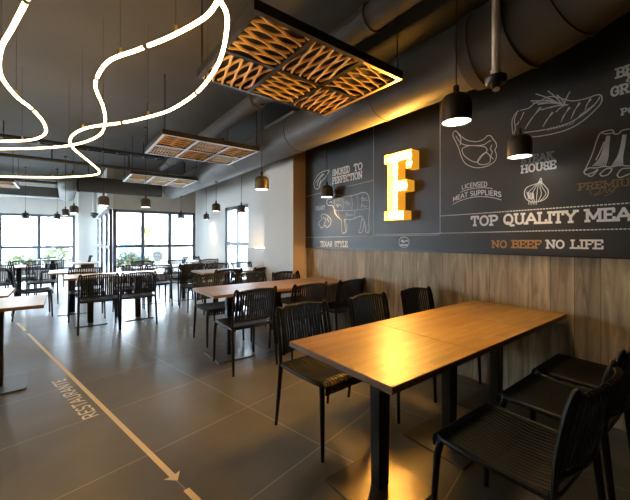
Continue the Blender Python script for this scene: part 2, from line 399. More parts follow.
# ------------------------------------------------------------------ chalkboard mural
FB = 3.035          # front face of the board
board = tag(MB().box(FB, BX-.002, YF+.05, 4.21, 1.196, CEIL-.01).build('menu_board', M['board']), 'dark chalkboard wall mural with white meat drawings and lettering', 'chalkboard')
MB().box(FB-.006, BX-.002, YF+.05, 4.21, 1.182, 1.196).build('lower_trim', M['black'], board)
def mural(u, v):
    """a photo point carried onto the board plane -> (Y, Z) metres on the board"""
    t = (u-315)/328; d = FB/(.6078+t*.7941)
    return (d*(.7941-t*.6078), 1.32-(v-239)/328*d)
def paint(mb, pts, w, lift=.0012):
    """a painted stroke on the board through (Y,Z) points"""
    x = FB-lift; k = len(pts); q0 = len(mb.f)*3e-6
    P = [Vector((p[0], p[1])) for p in pts]
    for i in range(k-1):
        a, b = P[i], P[i+1]; d = b-a
        if d.length < 1e-5: continue
        d.normalize(); n = Vector((-d.y, d.x))*w/2; e = d*w*.25
        a = a-e; b = b+e
        x = FB-lift-q0-i*3e-6
        mb.add([(x, a.x+n.x, a.y+n.y), (x, b.x+n.x, b.y+n.y), (x, b.x-n.x, b.y-n.y), (x, a.x-n.x, a.y-n.y)], [(0, 1, 2, 3)])
    return mb
def sketch(name, strokes, m='chalk', w=.006, smooth=True, label=None):
    mb = MB()
    for st in strokes:
        ww = w
        if isinstance(st, tuple): ww, st = st
        P = [mural(*p) for p in st]
        if smooth and len(P) > 2: P = [(q.x, q.y) for q in smooth_path([(a, b, 0) for a, b in P], 5)]
        paint(mb, P, ww)
    o = mb.build(name, M[m], board)
    if label: o['label'] = label
    return o
def dashed(mb, a, b, w=.008, dash=.012, gap=.010):
    A = Vector(a); B = Vector(b); L_ = (B-A).length; d = (B-A)/L_; s_ = 0
    while s_ < L_:
        p = A+d*s_; q = A+d*min(s_+dash, L_); paint(mb, [p, q], w); s_ += dash+gap

def arc(cx, cy, rx, ry, a0, a1, n=10):
    return [(cx+rx*math.cos(math.radians(a0+(a1-a0)*i/n)), cy+ry*math.sin(math.radians(a0+(a1-a0)*i/n))) for i in range(n+1)]
G = {  # glyph: (width, strokes) on a one-high grid
 'A': (.80, [[(.04, 0), (.40, 1)], [(.40, 1), (.76, 0)], [(.18, .34), (.62, .34)]]),
 'B': (.66, [[(.12, 0), (.12, 1)], [(.12, 1)]+arc(.34, .76, .22, .24, 90, -90)+[(.12, .52)], [(.12, .52)]+arc(.36, .26, .25, .26, 90, -90)+[(.12, 0)]]),
 'C': (.70, [arc(.38, .5, .30, .5, 50, 310, 16)]),
 'D': (.72, [[(.12, 0), (.12, 1)], [(.12, 1)]+arc(.30, .5, .34, .5, 90, -90, 14)+[(.12, 0)]]),
 'E': (.62, [[(.12, 0), (.12, 1)], [(.12, 1), (.56, 1)], [(.12, .52), (.46, .52)], [(.12, 0), (.58, 0)]]),
 'F': (.58, [[(.12, 0), (.12, 1)], [(.12, 1), (.55, 1)], [(.12, .52), (.44, .52)]]),
 'G': (.76, [arc(.38, .5, .30, .5, 50, 340, 18), [(.67, .33), (.67, .46), (.42, .46)]]),
 'H': (.76, [[(.12, 0), (.12, 1)], [(.64, 0), (.64, 1)], [(.12, .5), (.64, .5)]]),
 'I': (.30, [[(.15, 0), (.15, 1)]]),
 'K': (.72, [[(.12, 0), (.12, 1)], [(.62, 1), (.14, .44)], [(.30, .60), (.66, 0)]]),
 'L': (.58, [[(.12, 0), (.12, 1)], [(.12, 0), (.55, 0)]]),
 'M': (.94, [[(.12, 0), (.12, 1)], [(.12, 1), (.47, .2)], [(.47, .2), (.82, 1)], [(.82, 1), (.82, 0)]]),
 'N': (.80, [[(.12, 0), (.12, 1)], [(.12, 1), (.68, 0)], [(.68, 0), (.68, 1)]]),
 'O': (.78, [arc(.39, .5, .31, .5, 0, 360, 22)]),
 'P': (.64, [[(.12, 0), (.12, 1)], [(.12, 1)]+arc(.34, .73, .24, .27, 90, -90)+[(.12, .46)]]),
 'Q': (.80, [arc(.39, .5, .31, .5, 0, 360, 22), [(.30, .16), (.46, .12), (.60, -.18), (.82, -.16)]]),
 'R': (.70, [[(.12, 0), (.12, 1)], [(.12, 1)]+arc(.34, .74, .24, .26, 90, -90)+[(.12, .48)], [(.32, .48), (.64, 0)]]),
 'S': (.62, [arc(.31, .745, .23, .255, 35, 270, 12)+arc(.31, .245, .24, .245, 90, -145, 12)]),
 'T': (.66, [[(.33, 0), (.33, 1)], [(.04, 1), (.62, 1)]]),
 'U': (.74, [[(.12, 1), (.12, .32)]+arc(.37, .30, .25, .30, 180, 360)+[(.62, 1)]]),
 'V': (.74, [[(.05, 1), (.37, 0)], [(.37, 0), (.69, 1)]]),
 'W': (1.0, [[(.05, 1), (.27, 0)], [(.27, 0), (.5, .9)], [(.5, .9), (.73, 0)], [(.73, 0), (.95, 1)]]),
 'X': (.72, [[(.06, 0), (.66, 1)], [(.06, 1), (.66, 0)]]),
 'Y': (.72, [[(.05, 1), (.36, .48)], [(.67, 1), (.36, .48)], [(.36, .48), (.36, 0)]]),
 '&': (.80, [[(.74, .02), (.22, .72)]+arc(.36, .82, .16, .17, 200, -20, 8)+[(.16, .34)]+arc(.32, .24, .22, .25, 150, 330, 8)+[(.68, .46)]]),
 ' ': (.40, []),
}
SERIF = {'A': [(.04, 0), (.76, 0)], 'B': [(.06, 0), (.06, 1)], 'D': [(.06, 0), (.06, 1)], 'E': [(.06, 0), (.06, 1)], 'F': [(.12, 0), (.06, 1)], 'H': [(.12, 0), (.12, 1), (.64, 0), (.64, 1)],
         'I': [(.15, 0), (.15, 1)], 'K': [(.12, 0), (.12, 1), (.64, 0), (.62, 1)], 'L': [(.06, 0), (.12, 1)], 'M': [(.12, 0), (.08, 1), (.82, 0), (.86, 1)], 'N': [(.12, 0), (.08, 1), (.68, 1)],
         'P': [(.12, 0), (.06, 1)], 'R': [(.12, 0), (.06, 1), (.66, 0)], 'T': [(.33, 0)], 'U': [(.12, 1), (.62, 1)], 'Y': [(.05, 1), (.67, 1), (.36, 0)], 'V': [(.05, 1), (.69, 1)]}
SERIF_V = {'E': [(.56, .86), (.58, .14)], 'F': [(.55, .86)], 'L': [(.55, .16)], 'T': [(.05, .86), (.61, .86)], 'C': [(.60, .80)], 'G': [(.62, .80)], 'S': [(.52, .82), (.10, .20)]}
def glyph_lines(word, serif=True):
    x = 0; out = []
    for ch in word:
        wd, st = G[ch]
        for s_ in st: out.append([(px+x, py) for px, py in s_])
        if serif:
            for (px, py) in SERIF.get(ch, []): out.append([(px+x-.13, py), (px+x+.13, py)])
            for (px, py) in SERIF_V.get(ch, []): out.append([(px+x, py-.14), (px+x, py+.14)])
        x += wd+.06
    return x-.06, out
def words(name, word, y0, y1, z, cap, m='chalk', weight=.17, serif=True, bend=0, slope=0, label=None):
    """lettering on the board from Y=y0 (left) to y1 (right), baseline z"""
    W_, lines = glyph_lines(word, serif); k = (y0-y1)/W_; mb = MB(); n = 0
    for ln in lines:
        P = []
        for (x, y) in ln:
            q = x/W_*2-1
            P.append((y0-x*k, z+y*cap-bend*q*q+slope*x*k))
        n += 1
        paint(mb, P, weight*cap, .0012+.00001*n)
    o = mb.build(name, M[m], board)
    if label: o['label'] = label
    return o
L_ = 'lettering'
words(L_, 'TOP', 1.555, 1.315, 1.447, .080, 'chalk', .22, label='white lettering TOP')
words(L_, 'QUALITY', 1.270, .755, 1.449, .080, 'chalk', .22, label='white lettering QUALITY')
words(L_, 'MEAT', .705, .385, 1.451, .080, 'chalk', .22, label='white lettering MEAT')
words(L_, 'NO', 1.365, 1.24, 1.246, .058, 'ochre', .21, label='ochre lettering NO')
words(L_, 'BEEF', 1.20, .985, 1.248, .058, 'ochre', .21, label='ochre lettering BEEF')
words(L_, 'NO', .95, .83, 1.250, .058, 'chalk', .21, label='white lettering NO')
words(L_, 'LIFE', .79, .605, 1.252, .058, 'chalk', .21, label='white lettering LIFE')
words(L_, 'STEAK', 1.13, .90, 1.945, .058, 'grey_chalk', .22, label='faint grey lettering STEAK')
words(L_, 'HOUSE', 1.13, .885, 1.872, .058, 'chalk', .22, label='white lettering HOUSE')
words(L_, 'PREMIUM', .745, .40, 1.683, .046, 'ochre_dim', .22, label='brown lettering PREMIUM')
words(L_, 'LICENSED', 1.645, 1.405, 1.806, .040, 'chalk', .17, False, .012, label='white lettering LICENSED')
words(L_, 'MEAT SUPPLIERS', 1.735, 1.285, 1.726, .042, 'chalk', .19, False, .040, label='white arched lettering MEAT SUPPLIERS')
words(L_, 'SMOKED', 3.555, 3.20, 2.215, .085, 'chalk', .18, True, label='white lettering SMOKED')
words(L_, 'TO', 3.12, 2.965, 2.215, .085, 'chalk', .18, True, label='white lettering TO')
words(L_, 'PERFECTION', 3.555, 2.97, 2.103, .085, 'chalk', .18, True, label='white lettering PERFECTION')
words(L_, 'TEXAS', 3.84, 3.56, 1.215, .070, 'chalk', .2, True, label='white lettering TEXAS')
words(L_, 'STYLE', 3.51, 3.24, 1.215, .070, 'chalk', .2, True, label='white lettering STYLE')
words(L_, 'FEAST', 3.95, 3.72, 1.755, .055, 'chalk_thin', .2, True, label='white lettering FEAST')
words(L_, 'BEEF', .535, .36, 2.435, .060, 'chalk_thin', .22, label='white lettering BEEF at the top right')
words(L_, '&', .487, .44, 2.385, .045, 'chalk_thin', .2, label='white ampersand')
words(L_, 'GRILL', .565, .37, 2.315, .060, 'chalk_thin', .22, label='white lettering GRILL')
words(L_, 'PORK', .51, .36, 2.17, .040, 'chalk_thin', .22, label='white lettering PORK')
sketch('flourish', [[(592, 195), (590, 191), (597, 187), (600, 191), (594, 195), (602, 193), (605, 189), (607, 193), (610, 188), (611, 192), (616, 187), (612, 193), (604, 196)]], 'ochre_dim', .005, label='brown script under PREMIUM')
# ruled lines
mb = MB()
dashed(mb, (1.873, 2.95), (1.873, 1.385)); dashed(mb, (1.873, 1.553), (-2.5, 1.585)); dashed(mb, (2.74, 1.372), (-2.5, 1.41))
mb.build('dotted_line', M['chalk'], board)
mb = MB(); paint(mb, [(2.775, 3.2), (2.775, 1.36)], .007); paint(mb, [(4.20, 1.345), (1.88, 1.362)], .007); paint(mb, [(4.20, 1.99), (2.78, 2.045)], .007)
mb.build('ruled_line', M['chalk_thin'], board)
mb = MB()
for dz in (0, -.075):
    pts = [(1.735+(1.285-1.735)*i/12, 1.792+dz-.050*(i/6-1)**2-(.006 if dz else 0)) for i in range(13)]
    paint(mb, pts if dz else pts[2:11], .006)
mb.build('arched_line', M['chalk'], board)
# cow cut diagram
sketch('cow_drawing', [
 [(327, 201), (328, 199), (331, 199), (333, 197), (335, 194.5), (340, 195.2), (346, 196.3), (352, 195.6), (358, 194.0), (363, 192.4), (367, 193.6), (369, 198), (369.5, 206), (369.2, 213), (368.8, 222), (369.2, 229), (368.4, 232.5), (366, 232), (365.5, 227), (364.5, 222), (362.5, 218), (360.5, 216), (358, 217), (353, 219), (348, 219.8), (344.5, 219.5), (345, 226), (345.8, 232), (342.5, 232.8), (341.8, 227), (341.6, 221), (340, 219), (337, 216), (334.8, 212), (334, 208), (332, 205.5), (329, 205.5), (327, 203.5), (327, 201)],
 [(362.5, 218), (361, 223), (360.5, 228), (358.8, 232), (361.8, 232.3), (363.5, 227), (364.2, 222)],
 [(345, 220), (347, 226), (346.5, 232)],
 (.0045, [(334, 200), (334.3, 204), (333.6, 207)]), (.0045, [(334.8, 210.5), (345, 210.8), (357, 210), (368.8, 208.5)]),
 (.0045, [(342.5, 197), (343.5, 204), (342.5, 210.5)]), (.0045, [(351.5, 196), (352.5, 204), (351.5, 210.5)]), (.0045, [(357, 195), (358, 203), (357.5, 210)]), (.0045, [(363, 193.5), (362.5, 199), (361, 209.5)]),
 (.0045, [(347, 211), (346, 215), (346.5, 219.5)]), (.0045, [(355, 210.5), (354.5, 218)]), (.0045, [(338, 211), (339.5, 217.5)]), (.0045, [(362, 200.5), (369, 200)]),
 (.006, [(336, 205.5), (338, 204), (337.5, 207), (340, 204.5), (341.5, 206.5)]), (.006, [(345, 203), (347, 201.5), (347.5, 204.5), (350, 203)]), (.006, [(346, 215.5), (348, 213.8), (349, 216), (351.5, 214.5), (352.5, 215.5)]), (.006, [(361, 199), (363, 197.5), (364, 199.2), (366.5, 198)]), (.006, [(361, 206.5), (363.5, 205), (365, 207), (367, 205.5)]), (.006, [(329.5, 202.8), (331, 201.5), (332.5, 203)]),
], 'chalk', .0085, label='white butcher cut diagram of a cow')
sketch('rib_drawing', [[(314.5, 187), (314, 182), (317, 176.5), (321, 172.5), (326, 170.8), (329, 170.5), (327.5, 174), (325, 178), (321, 182), (319, 188), (316, 189), (314.5, 187)], [(317, 186), (319, 180), (324, 174)], [(315.5, 183), (319, 178), (323, 173.5)], [(319, 186), (321, 180)]], 'chalk', .009, label='white sketch of a smoked rib')
sketch('drumstick_drawing', [[(320, 226), (318.5, 223), (322, 219), (321, 216), (324, 214), (328, 216), (331, 220), (330, 225), (326.5, 227.5), (325, 225), (321.5, 228), (320, 226)], [(323, 217), (326, 220), (324, 224)], [(327, 218), (329, 222)]], 'chalk', .008, label='white sketch of roast meat')
sketch('badge_drawing', [[(399, 243), (399.3, 240), (401.5, 237.6), (404.5, 237), (407.5, 238.2), (409, 241), (408.5, 244.5), (406, 247.2), (402.5, 247.2), (400, 245.5), (399, 243)], (.012, [(401, 241.5), (403, 240), (403, 242.5), (405.5, 241), (408, 241)]), (.016, [(400.5, 245), (407.5, 245)])], 'chalk', .007, label='small white round badge')
sketch('chop_drawing', [
 [(453.5, 132), (456, 131), (459, 134), (464, 138.5), (470, 141), (478, 141.5), (484, 139), (487.5, 135.8), (491, 136), (493, 139), (496, 143), (496.5, 147), (495, 150), (496.5, 155), (495.5, 160), (492, 163.5), (486, 166.5), (478, 167.8), (471, 166.5), (465, 163), (461.5, 157), (459, 149), (456, 142), (453, 136), (453.5, 132)],
 [(456, 136), (460, 142), (465, 145), (474, 145.5), (483, 145), (488, 142), (491, 140.5)],
 [(463, 148), (469, 145.8), (477, 145.8), (485, 147), (487, 151), (482, 156), (477, 162), (470, 160), (464, 155), (462, 150), (463, 148)],
 [(486, 152), (490, 156), (490, 162), (485, 164.5), (479, 164), (478, 160), (482, 155), (486, 152)], [(492, 145), (490.5, 149), (492.5, 152), (491, 156), (493.5, 159)], [(458, 133), (461, 139), (460, 145)]], 'chalk', .007, label='white sketch of a bone-in chop')
st_ = [
 [(513, 134), (512, 124), (513, 118), (517, 112), (522, 110), (529, 108), (535, 103), (541, 100.5), (548, 97), (556, 97), (565, 99.5), (572, 101), (580, 100), (588, 98), (595, 95.5), (600, 94.8), (602, 97.5), (601.5, 102), (598, 107), (592, 113), (584, 120), (575, 126), (565, 130.5), (554, 133.5), (544, 135.5), (534, 136.8), (526, 135.5), (520, 133)],
 [(524, 132.5), (534, 131.5), (546, 129.5), (558, 127), (568, 123.5), (578, 118), (588, 111), (596, 103), (600, 97)],
 [(517, 113), (514.5, 120), (515.5, 128), (514, 134)], [(524, 112), (521, 119), (517, 125)]]
for (a, b) in (((540, 107), (525, 129)), ((552, 112), (543, 127)), ((569, 107), (561, 122)), ((579, 102.5), (571, 119)), ((590, 98.5), (585, 110))):
    for q in (0, .8, 1.8): st_.append((.005, [(a[0]+q, a[1]+q*.4), ((a[0]+b[0])/2-q*.3, (a[1]+b[1])/2), (b[0]+q*.5, b[1]-q)]))
for (a, b) in (((533, 103), (568, 105)), ((536, 94), (560, 104)), ((548, 91), (562, 104)), ((557, 95), (565, 104)), ((570, 92), (564, 104)), ((531, 101), (560, 103)), ((541, 110), (566, 105)), ((546, 100), (563, 105)), ((556, 112), (566, 105)), ((550, 108), (567, 105)), ((538, 104.5), (562, 103.5)), ((568, 96), (564, 105))):
    st_.append((.008, [a, ((a[0]+b[0])/2, (a[1]+b[1])/2-1), b]))
for k in range(9): st_.append((.004, [(578+k*2, 118-k*1.5), (581+k*1.9, 114-k*1.4)]))
for k in range(9): st_.append((.004, [(548+k*3, 131-k*.8), (551+k*3, 127.5-k*.8)]))
sketch('steak_drawing', st_, 'chalk_thin', .0075, label='white sketch of a grilled steak with rosemary')
st_ = [[(531, 202), (526.5, 199), (524.5, 194), (526, 188.5), (531, 185.5), (536, 184), (539, 182), (540.5, 178.5), (541.5, 179), (542, 182.5), (544.5, 185.5), (548, 190), (548, 195), (545, 199), (539, 201.5), (531, 202)]]
for q in (-6, -3, 0, 3, 6): st_.append((.005, [(540.5+q*.1, 181), (538+q*.7, 187), (537+q*1.5, 194), (536.5+q*.6, 201)]))
for q in range(6): st_.append((.004, [(529+q*1.6, 201.5), (528.5+q*1.6, 204.5)]))
for q in range(5): st_.append((.006, [(527+q*1.6, 192+q*.3), (529+q*1.2, 199)]))
sketch('garlic_drawing', st_, 'chalk', .0065, label='white sketch of a garlic bulb')
st_ = [[(584, 172), (586, 168), (592, 155), (597, 140), (600, 133.5), (604, 131.5), (611, 130), (613.5, 131), (614.5, 134), (619, 133.5), (622, 130.5), (630, 129), (640, 128.5)],
       [(584, 172), (589, 168), (596, 168), (604, 166.5), (612, 167), (620, 165), (628, 166), (640, 164)],
       [(584, 172), (586, 174.5), (592, 173), (598, 169.5), (592, 176), (588, 175.5)], [(600, 174), (606, 169), (612, 169), (608, 174.5), (602, 176), (600, 174)], [(617, 175), (622, 169), (631, 168), (640, 166)], [(617, 175), (620, 177.5), (628, 174.5), (640, 169)],
       [(601, 132.5), (606, 134), (613, 133)], [(596, 160), (600, 152), (604, 142)]]
for k in range(7): st_.append((.006, [(607+k*.5, 136), (604+k*.8, 146), (600+k*1.3, 158), (593+k*2, 166)]))
for k in range(7): st_.append((.006, [(623+k*.5, 135), (621+k*.6, 146), (618+k*.8, 156), (612+k*1.8, 166)]))
sketch('spare_rib_drawing', st_, 'chalk_thin', .0075, label='white sketch of a rack of ribs')

# ------------------------------------------------------------------ marquee letter
Y0, Z0, XF = 2.49, 1.53, 2.90
poly = [(0, 0), (.27, 0), (.27, .1), (.19, .1), (.19, .31), (.31, .31), (.31, .43), (.19, .43), (.19, .64), (.30, .64), (.30, .54), (.37, .54), (.37, .74), (0, .74), (0, .64), (.05, .64), (.05, .1), (0, .1)]
mq = thing('marquee_letter', 'glowing golden marquee letter F with bulbs mounted on the chalkboard', 'sign', (FB, Y0, Z0))
mb = MB(); n = len(poly)
vs = [(XF-FB, -a, b) for a, b in poly]+[(-.002, -a, b) for a, b in poly]
mb.add(vs, [(i, (i+1) % n, n+(i+1) % n, n+i) for i in range(n)])
o = mb.build('channel', M['letter'], mq); s_ = o.modifiers.new('wall', 'SOLIDIFY'); s_.thickness = .006
o = MB().add([(XF-FB+.058, -a, b) for a, b in poly], [tuple(range(n))]).build('face', M['face'], mq)
for (a, b) in [(.06, .05), (.135, .05), (.21, .05), (.12, .14), (.12, .235), (.12, .33), (.12, .42), (.12, .515), (.12, .60), (.20, .37), (.27, .37), (.05, .69), (.12, .69), (.19, .69), (.26, .69), (.335, .69), (.335, .60)]:
    MB().lathe([(.006, -.016), (.013, -.008), (.015, .002), (.012, .011), (.004, .016)], n=10).build('bulb', M['bulb'], mq, True).location = (XF-FB+.036, -a, b)

# ------------------------------------------------------------------ floor tape, lettering
U = Vector((-.2079, .9781)); V = Vector((.9781, .2079))
def fl(u, v, z=.0012): p = U*u+V*v; return (p.x, p.y, z)
TV = .872
def tape(u0, u1): return [fl(u0, TV-.016), fl(u0, TV+.016), fl(u1, TV+.016), fl(u1, TV-.016)]
ar = MB().add(tape(1.79, 6.02), [(0, 1, 2, 3)]).add([fl(1.735, TV), fl(1.80, TV+.048), fl(1.79, TV), fl(1.80, TV-.048)], [(0, 1, 2, 3)]).build('arrow_tape', M['tape'])
tag(ar, 'long cream arrow line taped on the grey floor, pointing to the viewer', 'floor tape')
tag(MB().add(tape(.4, 1.64), [(0, 1, 2, 3)]).build('floor_tape', M['tape']), 'short cream tape strip at the lower edge beyond the arrow tip', 'floor tape')
tag(MB().add(tape(6.25, 6.9), [(0, 1, 2, 3)]).build('floor_tape', M['tape']), 'cream tape strip at the far end of the arrow line', 'floor tape')
W_, lines = glyph_lines('RESTAURANTE', False); mb = MB(); k = .99/W_
for ln in lines:
    for i in range(len(ln)-1):
        a = Vector((ln[i][0]*k, ln[i][1]*.088)); b = Vector((ln[i+1][0]*k, ln[i+1][1]*.088)); d = (b-a).normalized(); nn = Vector((-d.y, d.x))*.0078; a = a-d*.004; b = b+d*.004
        mb.add([fl(2.83+p.x, .812-p.y, .0013+len(mb.f)*4e-6) for p in (a+nn, b+nn, b-nn, a-nn)], [(0, 1, 2, 3)])
tag(mb.build('floor_lettering', mat('floor_letter_vinyl', (.92, .86, .76), .7)), 'cream word RESTAURANTE stuck on the floor beside the arrow line', 'floor lettering')

# ------------------------------------------------------------------ tables
def make_table(label, group, m, loc, w=.66, d=.70):
    t = thing('dining_table', label, 'table', loc, 0, group)
    MB().box(-w/2, w/2, -d/2, d/2, .722, .75).build('tabletop', M[m], t, bevel=.002)
    e = MB(); q = .0015
    e.box(-w/2-q, w/2+q, -d/2-q, -d/2, .7205, .7475).box(-w/2-q, w/2+q, d/2, d/2+q, .7205, .7475).box(-w/2-q, -w/2, -d/2, d/2, .7205, .7475).box(w/2, w/2+q, -d/2, d/2, .7205, .7475)
    e.build('edge_band', M['edge'], t)
    MB().taper((0, 0, .012), (.038, .03), (0, 0, .714), (.045, .035)).build('column', M['black'], t, bevel=.004)
    MB().box(-.21, .21, -.21, .21, 0, .012).build('base_plate', M['plate'], t, bevel=.002)
    MB().box(-.16, .16, -.16, .16, .714, .722).build('mounting_plate', M['black'], t)
    return t
G1 = 'warm oak tables joined in the front row'
tb = make_table('oak table at the aisle end of the front row, nearest the viewer', G1, 'oak', (1.34, 1.18, 0), .678, .72)
dup(tb, (2.02, 1.18, 0), 0, 'oak table in the middle of the front row, between two others', G1)
dup(tb, (2.70, 1.18, 0), 0, 'oak table of the front row touching the plank wall', G1)
G2 = 'walnut tables joined in the second row'
tb2 = make_table('walnut table at the aisle end of the second row', G2, 'walnut', (1.50, 3.56, 0), .62, .68)
dup(tb2, (2.12, 3.56, 0), 0, 'walnut table in the middle of the second row', G2)
dup(tb2, (2.74, 3.56, 0), 0, 'walnut table of the second row against the plank wall', G2)
G3 = 'tables by the column and far wall'
tb3 = make_table('brown table in the third row nearest the aisle', G3, 'walnut', (2.17, 5.78, 0), .66, .66)
dup(tb3, (2.84, 5.78, 0), 0, 'brown table in the third row nearest the grey panelled wall', G3)
tp = make_table('pale table at the left, aisle end, cut by the left picture edge', 'pale tables at the left', 'pale', (-.47, 4.03, 0), .66, .66)
dup(tp, (-1.14, 4.03, 0), 0, 'pale table joined behind the leftmost aisle table', 'pale tables at the left')
dup(tp, (-.78, 4.84, 0), 0, 'pale table tip just behind the nearest left table', 'pale tables at the left')
GM = 'pale tables in the middle of the room'
dup(tp, (.33, 6.22, 0), 0, 'pale table behind the left of the two middle slatted chairs', GM)
dup(tp, (.992, 6.22, 0), 0, 'pale table behind the right of the two middle slatted chairs', GM)
dup(tp, (.12, 7.33, 0), 0, 'single pale table on a dark pedestal before the column by the windows', GM)
dup(tp, (1.42, 7.50, 0), 0, 'pale table in front of the bay window, left one of the pair', GM)
dup(tp, (2.09, 7.50, 0), 0, 'pale table in front of the bay window, right one of the pair', GM)
dup(tp, (2.85, 8.75, 0), 0, 'table in the far corner by the bay and side windows', GM)
dup(tp, (-.75, 9.25, 0), 0, 'far pale table near the left back window', GM)
dup(tp, (-1.42, 9.25, 0), 0, 'far pale table near the left back window, at the picture edge', GM)
dup(tp, (-.25, 11.9, 0), 0, 'farthest table under the left back window', GM)

# ------------------------------------------------------------------ chairs (front faces local -Y)
def make_chair(label, group):
    t = thing('slatted_chair', label, 'chair', (0, 0, 0), 0, group); m = M['chair']
    N_ = 18; mb = MB()
    for k in range(N_):
        x = -.198+.396*k/(N_-1); c = 1-(x/.2)**2
        prof = [(.205, .452), (.12, .440-.010*c), (0, .434-.014*c), (-.12, .444-.008*c), (-.185, .453), (-.215, .449), (-.232, .435), (-.238, .412), (-.234, .388)]
        mb.strip([(x, y, z) for y, z in prof], (.0165, 0, 0), .010)
    mb.build('seat', m, t)
    fr = MB()
    loop = [(-.214, .20, .44), (-.216, 0, .436), (-.216, -.17, .44), (-.205, -.205, .437), (-.17, -.216, .43), (0, -.218, .428), (.17, -.216, .43), (.205, -.205, .437), (.216, -.17, .44), (.216, 0, .436), (.214, .20, .44), (.17, .212, .438), (0, .214, .435), (-.17, .212, .438)]
    fr.tube(loop, .0135, 8, closed=True); fr.build('seat_frame', m, t, True)
    for sx in (-1, 1):
        MB().tube([(sx*.222, -.228, 0), (sx*.219, -.222, .2), (sx*.214, -.214, .36), (sx*.207, -.203, .42), (sx*.203, -.19, .438)], [.0105, .0125, .015, .0165, .014], 10).build('leg', m, t, True)
        MB().tube([(sx*.226, .262, 0), (sx*.222, .24, .2), (sx*.217, .215, .44)], [.0105, .0135, .0155], 10).build('leg', m, t, True)
        MB().tube(smooth_path([(sx*.217, .215, .43), (sx*.218, .225, .58), (sx*.217, .25, .73), (sx*.214, .266, .795), (sx*.203, .275, .822), (sx*.190, .273, .808), (sx*.186, .255, .74), (sx*.188, .225, .58), (sx*.195, .215, .50)], 4), .0115, 8).build('back_post', m, t, True)
    mb = MB(); K = 17
    for k in range(K):
        x = -.182+.364*k/(K-1); c = 1-(x/.2)**2
        yb = .215+.04*c; zt = .808+.022*c
        prof = [(yb-.006, .505), (yb+.010, .58), (yb+.030, .68), (yb+.048, .77), (yb+.058, zt-.012), (yb+.066, zt), (yb+.078, zt-.004), (yb+.080, zt-.03)]
        mb.strip([(x, y, z) for y, z in prof], (.0150, 0, 0), .008)
    mb.build('backrest', m, t)
    MB().tube([(-.192+.384*i/12, .215+.04*(1-((i-6)/6)**2)+.066, .800+.022*(1-((i-6)/6)**2)) for i in range(13)], .0085, 8).build('top_rail', m, t, True)
    MB().tube([(-.195+.39*i/12, .215+.04*(1-((i-6)/6)**2)+.004, .512) for i in range(13)], .0095, 8).build('lower_rail', m, t, True)
    return t
A, B_, L90, R90 = 0, PI, PI/2, -PI/2     # facing -Y, +Y, +X, -X
ch0 = None
def chair(x, y, rz, label, group, jit=0):
    global ch0
    rz += jit
    if ch0 is None:
        ch0 = make_chair(label, group)
        for o in ch0.children_recursive:
            for v in o.data.vertices:
                v.co.x *= 1.08
                if v.co.y < 0: v.co.y *= 1.06
        ch0.location = (x, y, 0); ch0.rotation_euler = (0, 0, rz); return ch0
    return dup(ch0, (x, y, 0), rz, label, group)
g = 'chairs at the front oak tables'
chair(1.45, 1.765, A, 'black slatted chair with its seat showing at the left corner of the front oak table', g, .03)
chair(2.14, 1.75, A, 'second black chair from the aisle along the far side of the oak table', g, .02)
chair(2.77, 1.70, A, 'black chair at the wall end of the far side of the oak table', g)
chair(1.55, .60, B_, 'dark chair in the lower right corner, nearest the viewer beside the oak table', g, -.02)
chair(2.18, .60, B_, 'dark chair at the right picture edge, second along the near side of the oak table', g)
chair(2.74, .62, B_, 'shadowed chair seat at the wall end of the near side of the oak table', g)
g = 'chairs at the second row walnut tables'
chair(1.53, 3.24, B_, 'slatted chair seen from behind at the aisle end of the walnut table', g, .02)
chair(2.20, 3.22, B_, 'chair back in the middle of the near side of the walnut table', g)
chair(2.80, 3.20, B_, 'chair at the wall end of the near side of the walnut table', g, .08)
chair(1.62, 4.20, A, 'chair facing the viewer at the aisle end of the far side of the walnut table', g)
chair(2.16, 4.10, A, 'chair in the middle of the far side of the walnut table', g)
chair(2.66, 3.93, A, 'chair in front of the white column behind the walnut table', g)
g = 'chairs at the third row tables'
chair(2.16, 5.42, B_, 'chair on the near side of the third row brown table', g)
chair(2.84, 5.40, B_, 'chair tucked beside the column at the third row table', g)
chair(2.0, 6.28, A, 'chair on the far side of the third row table, aisle end', g)
chair(2.5, 6.30, A, 'chair in the middle of the far side of the third row table', g)
chair(3.02, 6.28, A, 'chair on the far side of the third row table under the side window', g)
g = 'chairs at the middle tables'
chair(.40, 5.78, B_, 'left of the two slatted chairs seen from behind in mid room', g, -.02)
chair(.89, 5.77, B_, 'right of the two slatted chairs seen from behind in mid room', g, .03)
chair(.30, 6.68, A, 'chair across the pale middle table, behind the left slatted chair', g)
chair(.95, 6.68, A, 'chair across the pale middle table, behind the right slatted chair', g)
chair(-.42, 7.36, L90, 'chair seen from the side at the left end of the single pale table', g, .1)
g = 'chairs near the bay window'
chair(1.45, 7.10, B_, 'chair seen from behind before the left table of the bay window pair', g)
chair(2.02, 7.08, B_, 'chair seen from behind before the right table of the bay window pair', g, .1)
chair(1.42, 7.98, A, 'chair on the window side of the left bay window table', g)
chair(2.12, 7.98, A, 'chair on the window side of the right bay window table', g)
chair(2.85, 8.33, B_, 'chair on the near side of the far corner table', g)
chair(2.85, 9.22, A, 'chair in the far corner beneath the windows', g)
g = 'chairs near the left back window'
chair(-.34, 8.72, B_, 'far chair seen from behind, right of two before the left back window', g)
chair(-1.0, 8.80, B_, 'far chair at the left picture edge before the left back window', g)
chair(-.75, 9.72, A, 'far chair facing the viewer under the left back window', g)
chair(-.25, 11.48, B_, 'farthest chair by the table under the left back window', g)
chair(.35, 11.9, R90, 'farthest chair, at the right end of that window table', g)
t = thing('serving_stand', 'black square stand with a pale slab top before the column by the windows', 'stand', (.45, 9.7, 0))
MB().box(-.13, .13, -.13, .13, 0, .72).build('cabinet', M['black'], t, bevel=.005)
